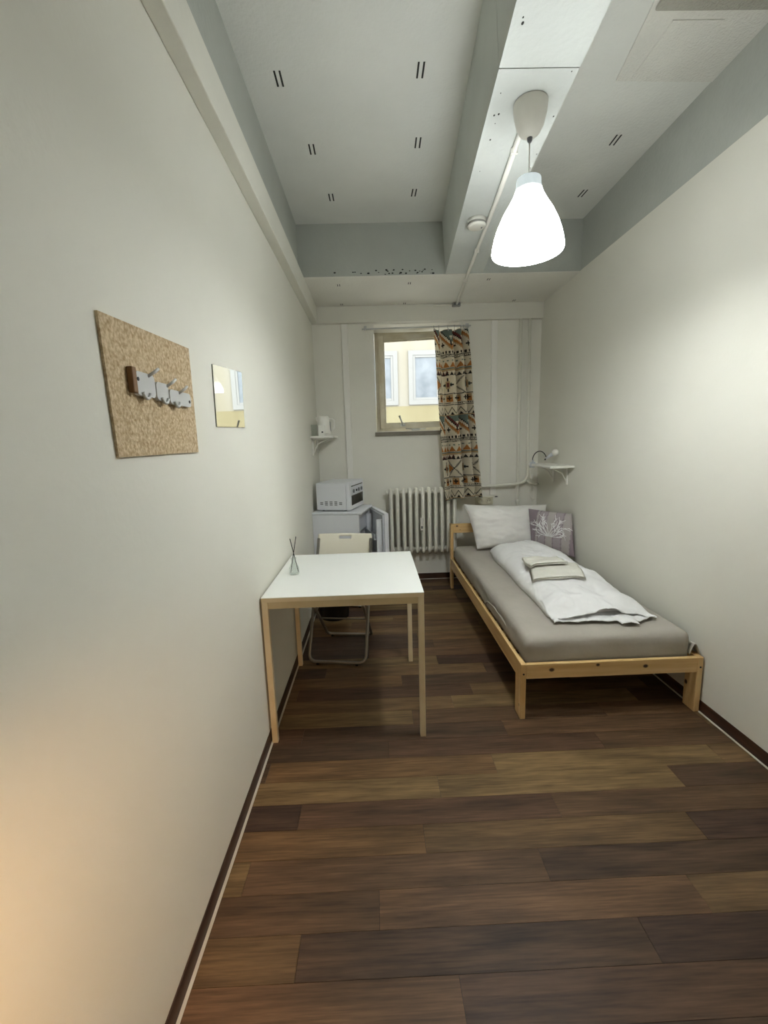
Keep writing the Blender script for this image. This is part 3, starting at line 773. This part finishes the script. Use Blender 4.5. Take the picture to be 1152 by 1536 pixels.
m, _ = cushion_mesh([(.905, 3.735, .44), (1.52, 3.735, .44), (1.605, 3.915, .805), (.822, 3.915, .832)], (0, -.9, .43), .105, .04, .075, .016, 2.0, 60)
m.build('pillowcase', M_LINEN2, pl)
cs_ = [(1.375, 3.665, .447), (1.618, 3.345, .447), (1.612, 3.415, .800), (1.365, 3.735, .800)]
cn = Vector((-.79, -.60, .12)).normalized()
cu = thing('cushion', (1.49, 3.52, .43), 'small mauve striped cushion with white branch embroidery', 'cushion')
m, cf = cushion_mesh(cs_, cn, .045, .02, .02, .003, 6.0, 60)
def stripes():
    mm = mat('mauve_striped_linen', '#8d8089', .9, bump=.25, bscale=120); nt = mm.node_tree
    a = nt.nodes.new('ShaderNodeAttribute'); a.attribute_name = 'weave'
    nt.links.new(a.outputs['Color'], nt.nodes['Principled BSDF'].inputs['Base Color'])
    return mm
cc = m.build('cushion_cover', stripes(), cu)
ca = cc.data.color_attributes.new('weave', 'FLOAT_COLOR', 'POINT'); inv0 = Vector(cs_[0]); ax_ = (Vector(cs_[1])-inv0)
base_m, pale_m, line_m = lin('#a1979a'), lin('#aea6a3'), lin('#8b7e84')
vals = []
for v in cc.data.vertices:
    u = (v.co+Vector(cu.location)-inv0).dot(ax_)/ax_.length_squared
    s6 = u*5.6; c = base_m if int(s6) % 2 else pale_m
    if abs(s6-round(s6)) < .06 or u < .12 or u > .9: c = line_m
    vals += list(c[:3])+[1]
ca.data.foreach_set('color', vals)
em = MB(); er = random.Random(3)
def emb(u, v): return cf(u, v, 1)+cn*.0016
def twig(u, v, a, ln, d):
    pts = []; n = 6
    for k in range(n+1):
        pts.append(emb(u, v)); u += math.cos(a)*ln/n; v += math.sin(a)*ln/n; a += er.uniform(-.22, .22)
        if d < 2 and k in (2, 4): twig(u, v, a+er.choice((-1, 1))*er.uniform(.35, .6), ln*.55, d+1)
    em.tube(pts, .0021, 5)
for a in [PI*(.04+.084*i) for i in range(12)]:
    twig(.52+.03*math.cos(a), .40, a, .36 if .2*PI < a < .8*PI else .26, 0)
em.build('branch_embroidery', M_LINEN, cu)

# ------------------------------------------------------------------ fridge
FA = math.radians(-11)
fg = thing('mini_fridge', (-.305, 3.79, 0), 'small white fridge in the corner with its door ajar', 'fridge', rz=FA)
fx, fy = .205, .225    # half depth along local x (door side is +x), half width along local y
bm_ = MB()
bm_.box(-fx, fx, -fy, -fy+.03, .02, .83, bev=.003); bm_.box(-fx, fx, fy-.03, fy, .02, .83, bev=.003)
bm_.box(-fx, -fx+.03, -fy+.03, fy-.03, .02, .83); bm_.box(-fx, fx, -fy+.03, fy-.03, .02, .06); bm_.box(-fx, fx, -fy+.03, fy-.03, .80, .83)
body = bm_.build('body', M_GREYPL, fg, world=False)
li = MB(); li.box(-fx+.031, fx-.004, -fy+.031, fy-.031, .061, .066); li.box(-fx+.031, fx-.02, -fy+.031, fy-.031, .46, .466); li.box(-fx+.031, fx-.02, -fy+.031, fy-.031, .26, .266)
li.box(-fx+.031, -fx+.036, -fy+.031, fy-.031, .066, .799)
li.build('shelf', M_GREYPL2, fg, world=False)
B(-fx+.04, fx-.02, -fy+.032, fy-.032, .66, .798, bev=.004).build('freezer_box', M_GREYPL2, fg, world=False)
B(-fx-.004, fx+.028, -fy-.005, fy+.005, .831, .852, bev=.008, seg=3).build('top', M_GREYPL, fg, world=False)
for x in (-fx+.03, fx-.03):
    for y in (-fy+.03, fy-.03):
        MB().tube([(x, y, 0), (x, y, .02)], .012, 10).build('foot', M_BLACK, fg, world=False)
DM = Matrix.Translation((fx+.006, fy-.005, 0)) @ Matrix.Rotation(math.radians(26), 4, 'Z')
# door: closed it lies along -y from the hinge; it is swung outwards
d_ = B(.004, .044, -.455, .0, .035, .835, bev=.006, seg=3, mtx=DM)
door = d_.build('door', M_GREYPL, fg, world=False)
g_ = MB()
for a in ((-.445, -.425), (-.03, -.01)): g_.box(-.008, .0035, a[0], a[1], .05, .82, bev=.002, mtx=DM)
g_.box(-.008, .0035, -.425, -.03, .80, .82, bev=.002, mtx=DM); g_.box(-.008, .0035, -.425, -.03, .05, .07, bev=.002, mtx=DM)
g_.build('door_seal', M_GREYPL2, door, world=False)
l_ = MB()
for a in ((-.415, -.395), (-.065, -.045)): l_.box(-.055, .0035, a[0], a[1], .08, .78, bev=.009, seg=3, mtx=DM)
l_.build('door_liner', M_GREYPL, door, world=False)
for z in (.11, .36, .60):
    s_ = MB(); s_.box(-.07, .003, -.394, -.066, z, z+.008, mtx=DM); s_.box(-.072, -.066, -.394, -.066, z, z+.05, bev=.002, mtx=DM)
    s_.build('door_shelf', M_GREYPL2, door, world=False)

# ------------------------------------------------------------------ microwave
MA = math.radians(-15)
mw = thing('microwave', (-.318, 3.815, .8525), 'compact white microwave on top of the small fridge', 'microwave', rz=MA)
mx_, my_, mh = .145, .205, .235
B(-mx_, mx_-.02, -my_, my_, .010, .010+mh, bev=.006, seg=3).build('body', M_GREYPL, mw, world=False)
mdoor = B(mx_-.018, mx_+.012, -my_-.002, my_+.002, .008, .012+mh, bev=.007, seg=3).build('front', M_GREYPL, mw, world=False)
B(mx_+.0121, mx_+.0145, -my_+.05, my_-.03, .045, .13, bev=.001, seg=1).build('oven_window', M_OVENGL, mdoor, world=False)
pn = MB(); pn.box(mx_+.0121, mx_+.0135, -my_+.05, my_-.03, .133, .202, bev=.0005, seg=1)
pn.build('control_panel', M_GREYPL2, mdoor, world=False)
B(mx_+.0121, mx_+.014, -my_+.05, my_-.03, .205, .214).build('dark_top_band', M_OVENGL, mdoor, world=False)
for y in (-.10, -.02, .05, .13):
    q_ = MB().tube([(mx_+.0135, y, .165), (mx_+.022, y, .165)], .016 if abs(y) > .04 else .010, 14)
    q_.build('knob', M_VENT if abs(y) > .04 else M_BLACK, mdoor, world=False)
for i in range(5):
    for j in range(3 if i not in (0, 4) else 2):
        x = -.098+i*.043
        B(x-.013, x+.013, -my_-.0012, -my_+.0005, .052+j*.0135+(.006 if i in (0, 4) else 0), .060+j*.0135+(.006 if i in (0, 4) else 0)).build('vent_slot', M_VENT, mw, world=False)
for x in (-.1, .1):
    for y in (-.16, .16):
        MB().tube([(x, y, 0), (x, y, .012)], .012, 10).build('foot', M_BLACK, mw, world=False)

# ------------------------------------------------------------------ waste bin
wbn = thing('waste_bin', (-.375, 3.395, 0), 'black round waste bin on the floor in front of the fridge', 'bin')
MB().lathe([(0, 0), (.112, 0), (.119, .006), (.135, .27), (.139, .275), (.139, .285), (.133, .285), (.130, .27), (.113, .01), (0, .008)], 0, 0, 36).build('bucket', M_BLACK, wbn, world=False)

# ------------------------------------------------------------------ shelves
s1 = thing('wall_shelf', (XL, 4.0, 1.46), 'small white corner wall shelf holding the kettle', 'shelf', group='white wall shelves')
B(XL+.0005, XL+.20, 3.755, 4.262, 1.478, 1.496, bev=.003).build('board', M_WHITE, s1)
def bracket(x, y, z, sg, par):
    m = MB(); m.box(x, x+sg*.012, y-.010, y+.010, z-.15, z, bev=.002) if sg > 0 else m.box(x-.012, x, y-.010, y+.010, z-.15, z, bev=.002)
    a, b = (x, x+.16) if sg > 0 else (x-.16, x)
    m.box(a, b, y-.010, y+.010, z-.012, z, bev=.002)
    m.tube([(x+sg*.008, y, z-.13), (x+sg*.05, y, z-.05), (x+sg*.14, y, z-.010)], .005, 8)
    m.build('bracket', M_WHITE, par)
bracket(XL+.0005, 3.86, 1.4778, 1, s1); bracket(XL+.0005, 4.15, 1.4778, 1, s1)
s2 = thing('wall_shelf', (XR, 3.73, 1.165), 'white wall shelf above the bed holding a clip lamp', 'shelf', group='white wall shelves')
B(1.44, XR-.0005, 3.475, 3.985, 1.172, 1.190, bev=.003).build('board', M_WHITE, s2)
bracket(XR-.0005, 3.60, 1.1718, -1, s2); bracket(XR-.0005, 3.88, 1.1718, -1, s2)

# ------------------------------------------------------------------ things on the left shelf
kt = thing('kettle', (-.452, 3.975, 1.496), 'white electric kettle on the corner shelf', 'kettle')
MB().lathe([(0, 0), (.062, 0), (.064, .008), (.062, .018), (0, .018)], 0, 0, 28).build('base', M_WHITE, kt, world=False)
MB().lathe([(0, .020), (.060, .020), (.062, .030), (.056, .12), (.049, .165), (.047, .172), (.040, .178), (0, .180)], 0, 0, 32).build('body', M_WHITE, kt, world=False)
MB().tube(fillet([(.050, 0, .155), (.098, -.01, .150), (.104, -.01, .07), (.060, 0, .045)], .028, 6), .0075, 10).build('handle', M_WHITE, kt, world=False)
MB().hexa([(-.060, -.018, .135), (-.040, -.022, .135), (-.040, .022, .135), (-.060, .018, .135), (-.070, -.010, .172), (-.040, -.018, .172), (-.040, .018, .172), (-.070, .010, .172)]).build('spout', M_WHITE, kt, world=False)
B(.0575, .061, -.012, .012, .045, .13, bev=.001, seg=1).build('water_gauge', M_VENT, kt, world=False)
bx_ = thing('small_box', (-.452, 3.845, 1.496), 'small white carton with a dark mark in front of the kettle', 'box')
B(-.033, .018, -.028, .028, 0, .095, bev=.002).build('carton', M_WHITE, bx_, world=False)
B(-.004, .010, -.0290, -.0278, .028, .040).build('dark_mark', M_BLACK, bx_, world=False)
jr = thing('tumbler', (-.517, 3.80, 1.496), 'clear drinking glass at the wall end of the corner shelf', 'glass')
MB().lathe([(0, 0), (.022, 0), (.024, .004), (.028, .10), (.026, .10), (.022, .006), (0, .005)], 0, 0, 24).build('glass_body', M_BOTTLE, jr, world=False)

# ------------------------------------------------------------------ clip lamp on the right shelf
cl_ = thing('clip_lamp', (1.455, 3.90, 1.19), 'clip lamp with black gooseneck and round white bulb on the shelf', 'lamp')
cm = MB(); cm.box(1.437, 1.475, 3.885, 3.915, 1.1905, 1.206, bev=.003); cm.box(1.432, 1.4385, 3.885, 3.915, 1.155, 1.206, bev=.002); cm.box(1.432, 1.468, 3.885, 3.915, 1.155, 1.165, bev=.002)
cm.tube([(1.455, 3.90, 1.206), (1.455, 3.90, 1.225)], .009, 10)
cm.build('clamp', M_GREYPL2, cl_)
ng = []
for k in range(17):
    a = PI-(PI*.93)*k/16
    ng.append((1.495+.043*math.cos(a), 3.90-.10*k/16, 1.236+.068*math.sin(a)))
MB().tube([(1.452, 3.90, 1.22)]+ng, .0042, 8).build('gooseneck', M_BLACK, cl_)
MB().tube([(1.532, 3.80, 1.238), (1.525, 3.80, 1.225)], .006, 10).build('switch', M_BLACK, cl_)
MB().tube([(1.535, 3.80, 1.240), (1.552, 3.785, 1.255), (1.578, 3.765, 1.277)], [.008, .013, .017], 14).build('socket', M_GREYPL2, cl_)
MB().ball((1.597, 3.75, 1.291), .029, 22).build('bulb', M_WHITE, cl_)
MB().tube(fillet([(1.45, 3.90, 1.156), (1.452, 3.94, 1.10), (1.50, 4.03, 1.04), (1.60, 4.17, .86), (1.595, 4.22, .80), (1.57, 4.245, .82), (1.565, 4.26, .88), (1.575, 4.268, .92)], .04, 5), .003, 6).build('cable', M_PIPE, cl_)
B(1.472, 1.492, 3.985, 4.005, 1.045, 1.09, bev=.005).build('inline_switch', M_WHITE, cl_)

# ------------------------------------------------------------------ cork board, hooks, mirror
def wall_quad(name, m, pts, th):
    """flat board on the left wall: (y, z) corners, th thick"""
    h = MB(); a = [(XL, y, z) for y, z in pts]; b = [(XL+th, y, z) for y, z in pts]
    h.hexa(a+b); return h
ck = wall_quad('cork_board', M_CORK, [(.928, 1.413), (1.346, 1.415), (1.348, 1.722), (.918, 1.706)], .006).build('cork_board', M_CORK, loc=(XL, 1.13, 1.41))
tag(ck, 'rectangular cork tile stuck on the left wall', 'cork board')
XC = XL+.0062
hk = thing('hook_rail', (XC, 1.15, 1.56), 'grey metal rail with three hooks on the cork board', 'hooks')
B(XC, XC+.014, .995, 1.012, 1.555, 1.612, bev=.002).build('end_block', M_BROWN, hk)
def plate(y0, y1, z0, z1, r, x0, x1):
    m = MB(); pts = []
    for cy, cz, a0 in ((y1-r, z1-r, 0), (y0+r, z1-r, PI/2), (y0+r, z0+r, PI), (y1-r, z0+r, 1.5*PI)):
        for k in range(6):
            a = a0+PI/2*k/5; pts.append((cy+r*math.cos(a), cz+r*math.sin(a)))
    n = len(pts); vs = [(x0, a, b) for a, b in pts]+[(x1, a, b) for a, b in pts]
    m.add(vs, [tuple(range(n))[::-1], tuple(range(n, 2*n))]+[(k, (k+1) % n, n+(k+1) % n, n+k) for k in range(n)])
    return m
for y0, y1, z0, z1 in ((1.014, 1.098, 1.552, 1.606), (1.104, 1.166, 1.549, 1.594), (1.172, 1.302, 1.546, 1.584)):
    p_ = plate(y0, y1, z0, z1, .012, XC, XC+.010).build('hook_plate', M_PLATE, hk)
    c = y0+.036
    MB().tube(arc((XC+.012, c, z0+.012), .017, PI*1.08, PI*1.92, 10, 'yz'), .004, 8).build('hook_lip', M_PLATE, p_)
    MB().tube(fillet([(XC+.008, c+.02, z1-.006), (XC+.022, c+.03, z1+.006), (XC+.020, c+.052, z1+.016)], .006, 4), .0036, 8).build('hook', M_PLATE, p_)
for y, z in ((1.022, 1.588), (1.291, 1.561)):
    MB().tube([(XC+.0098, y, z), (XC+.0112, y, z)], .0045, 12).build('screw', M_BLACK, hk)
mi = thing('mirror', (XL, 1.70, 1.50), 'small frameless mirror on the left wall reflecting the window', 'mirror')
mp = [(1.53, 1.499), (1.858, 1.508), (1.873, 1.735), (1.541, 1.711)]
wall_quad('back', M_EDGE, mp, .004).build('backing', M_EDGE, mi)
g = MB(); g.add([(XL+.0044, y, z) for y, z in mp]+[(XL+.0040, y, z) for y, z in mp], [(0, 1, 2, 3), (7, 6, 5, 4), (0, 4, 5, 1), (1, 5, 6, 2), (2, 6, 7, 3), (3, 7, 4, 0)])
g.build('mirror_glass', M_MIRROR, mi)

# ------------------------------------------------------------------ ceiling fittings
LX, LY = .645, 1.852
pd = thing('pendant_lamp', (LX, LY, 2.16), 'white bell-shaped pendant lamp glowing below the ceiling beam', 'lamp')
MB().lathe([(.064, 2.692), (.064, 2.68), (.061, 2.655), (.052, 2.618), (.038, 2.592), (.020, 2.579), (.008, 2.576), (.0, 2.576)], LX, LY, 40).build('canopy', M_SMOKE, pd)
MB().lathe([(.011, 2.582), (.009, 2.566), (.006, 2.560)], LX, LY, 16, cap1=True).build('cord_grip', M_VENT, pd)
MB().tube([(LX, LY, 2.57), (LX, LY, 2.40)], .0028, 8).build('cord', M_WHITE, pd)
M_SHADE = mat('glowing_white_shade', '#f4f6f6', .4, emit=((.95, .99, 1, 1), SHADE_E))
nt = M_SHADE.node_tree; tcs = [n for n in nt.nodes if n.type == 'TEX_COORD'][0]
sx = nt.nodes.new('ShaderNodeSeparateXYZ'); nt.links.new(tcs.outputs['Object'], sx.inputs[0])
mrs = nt.nodes.new('ShaderNodeMapRange'); mrs.interpolation_type = 'SMOOTHSTEP'   # plastic thickens and the bulb sits lower: dimmer towards the neck
mrs.inputs[1].default_value = .02; mrs.inputs[2].default_value = .20; mrs.inputs[3].default_value = SHADE_E*1.3; mrs.inputs[4].default_value = SHADE_E*.06
nt.links.new(sx.outputs[2], mrs.inputs[0]); nt.links.new(mrs.outputs[0], nt.nodes['Principled BSDF'].inputs['Emission Strength'])
M_NECK = mat('dim_shade_neck', '#e4eaec', .4, emit=((.80, .95, 1, 1), .30))
outer = [(.052, 2.392), (.058, 2.375), (.074, 2.345), (.098, 2.305), (.118, 2.262), (.131, 2.222), (.138, 2.190), (.140, 2.172), (.138, 2.166)]
shade = MB().lathe(outer+[(.135, 2.172), (.128, 2.222), (.115, 2.262), (.095, 2.305), (.071, 2.345)], LX, LY, 48).build('shade', M_SHADE, pd)
MB().lathe([(.0, 2.433), (.030, 2.433), (.0455, 2.432), (.047, 2.428), (.0475, 2.41), (.052, 2.392)], LX, LY, 40).build('shade_neck', M_NECK, pd)
M_BULB = mat('lit_bulb', '#ffffff', .4, emit=((.97, 1, 1, 1), 6))
MB().tube([(LX, LY, 2.43), (LX, LY, 2.36)], .02, 14).build('bulb_socket', M_WHITE, pd)
MB().ball((LX, LY, 2.31), .032, 18, (1, 1, 1.3)).build('bulb', M_BULB, pd)
lp = point('pendant_lamp_light', (0, 0, 0), BULB_W, (.95, .985, 1), .05)
lp.parent = pd; lp.location = (0, 0, 2.215-2.16)

sd = thing('smoke_detector', (.645, 2.715, 2.694), 'round white smoke detector on the beam beside the lamp cable', 'smoke detector')
MB().lathe([(0, 2.650), (.045, 2.650), (.052, 2.654), (.054, 2.661)], .645, 2.715, 32).build('cover', M_SMOKE, sd)
MB().lathe([(.052, 2.661), (.052, 2.673)], .645, 2.715, 32).build('grille', M_GRILL, sd)
MB().lathe([(.054, 2.673), (.054, 2.693), (0, 2.693)], .645, 2.715, 32).build('base', M_SMOKE, sd)
B(.669, .677, 2.708, 2.722, 2.6488, 2.6502).build('test_button', M_VENT, sd)
cd = thing('ceiling_conduit', (.74, 3.2, 2.69), 'white cable conduit along the beam from the pendant lamp', 'conduit')
MB().tube([(.647, 1.915, ZB-.0125), (.693, 2.42, ZB-.0125), (.758, 3.399, ZB-.0125), (.815, 4.20, ZB-.0165)], .012, 12).build('conduit', M_WHITE, cd)
for x, y in ((.664, 2.10), (.738, 3.10), (.775, 3.64)):
    B(x-.015, x+.015, y-.006, y+.006, ZB-.0255, ZB-.0005 if y < 3.5 else ZB-.0045).build('conduit_clip', M_WHITE, cd)
jb = thing('junction_box', (.81, 4.21, 2.67), 'small grey cable junction box above the curtain', 'junction box')
B(.775, .85, 4.195, 4.231, 2.655, 2.688, bev=.005).build('housing', M_GRILL, jb)
B(.785, .842, 4.190, 4.196, 2.660, 2.683, bev=.003).build('cover', M_VENT, jb)
MB().tube([(.78, 4.222, 2.672), (.60, 4.224, 2.670)], .006, 8).build('cable', M_PIPE, jb)
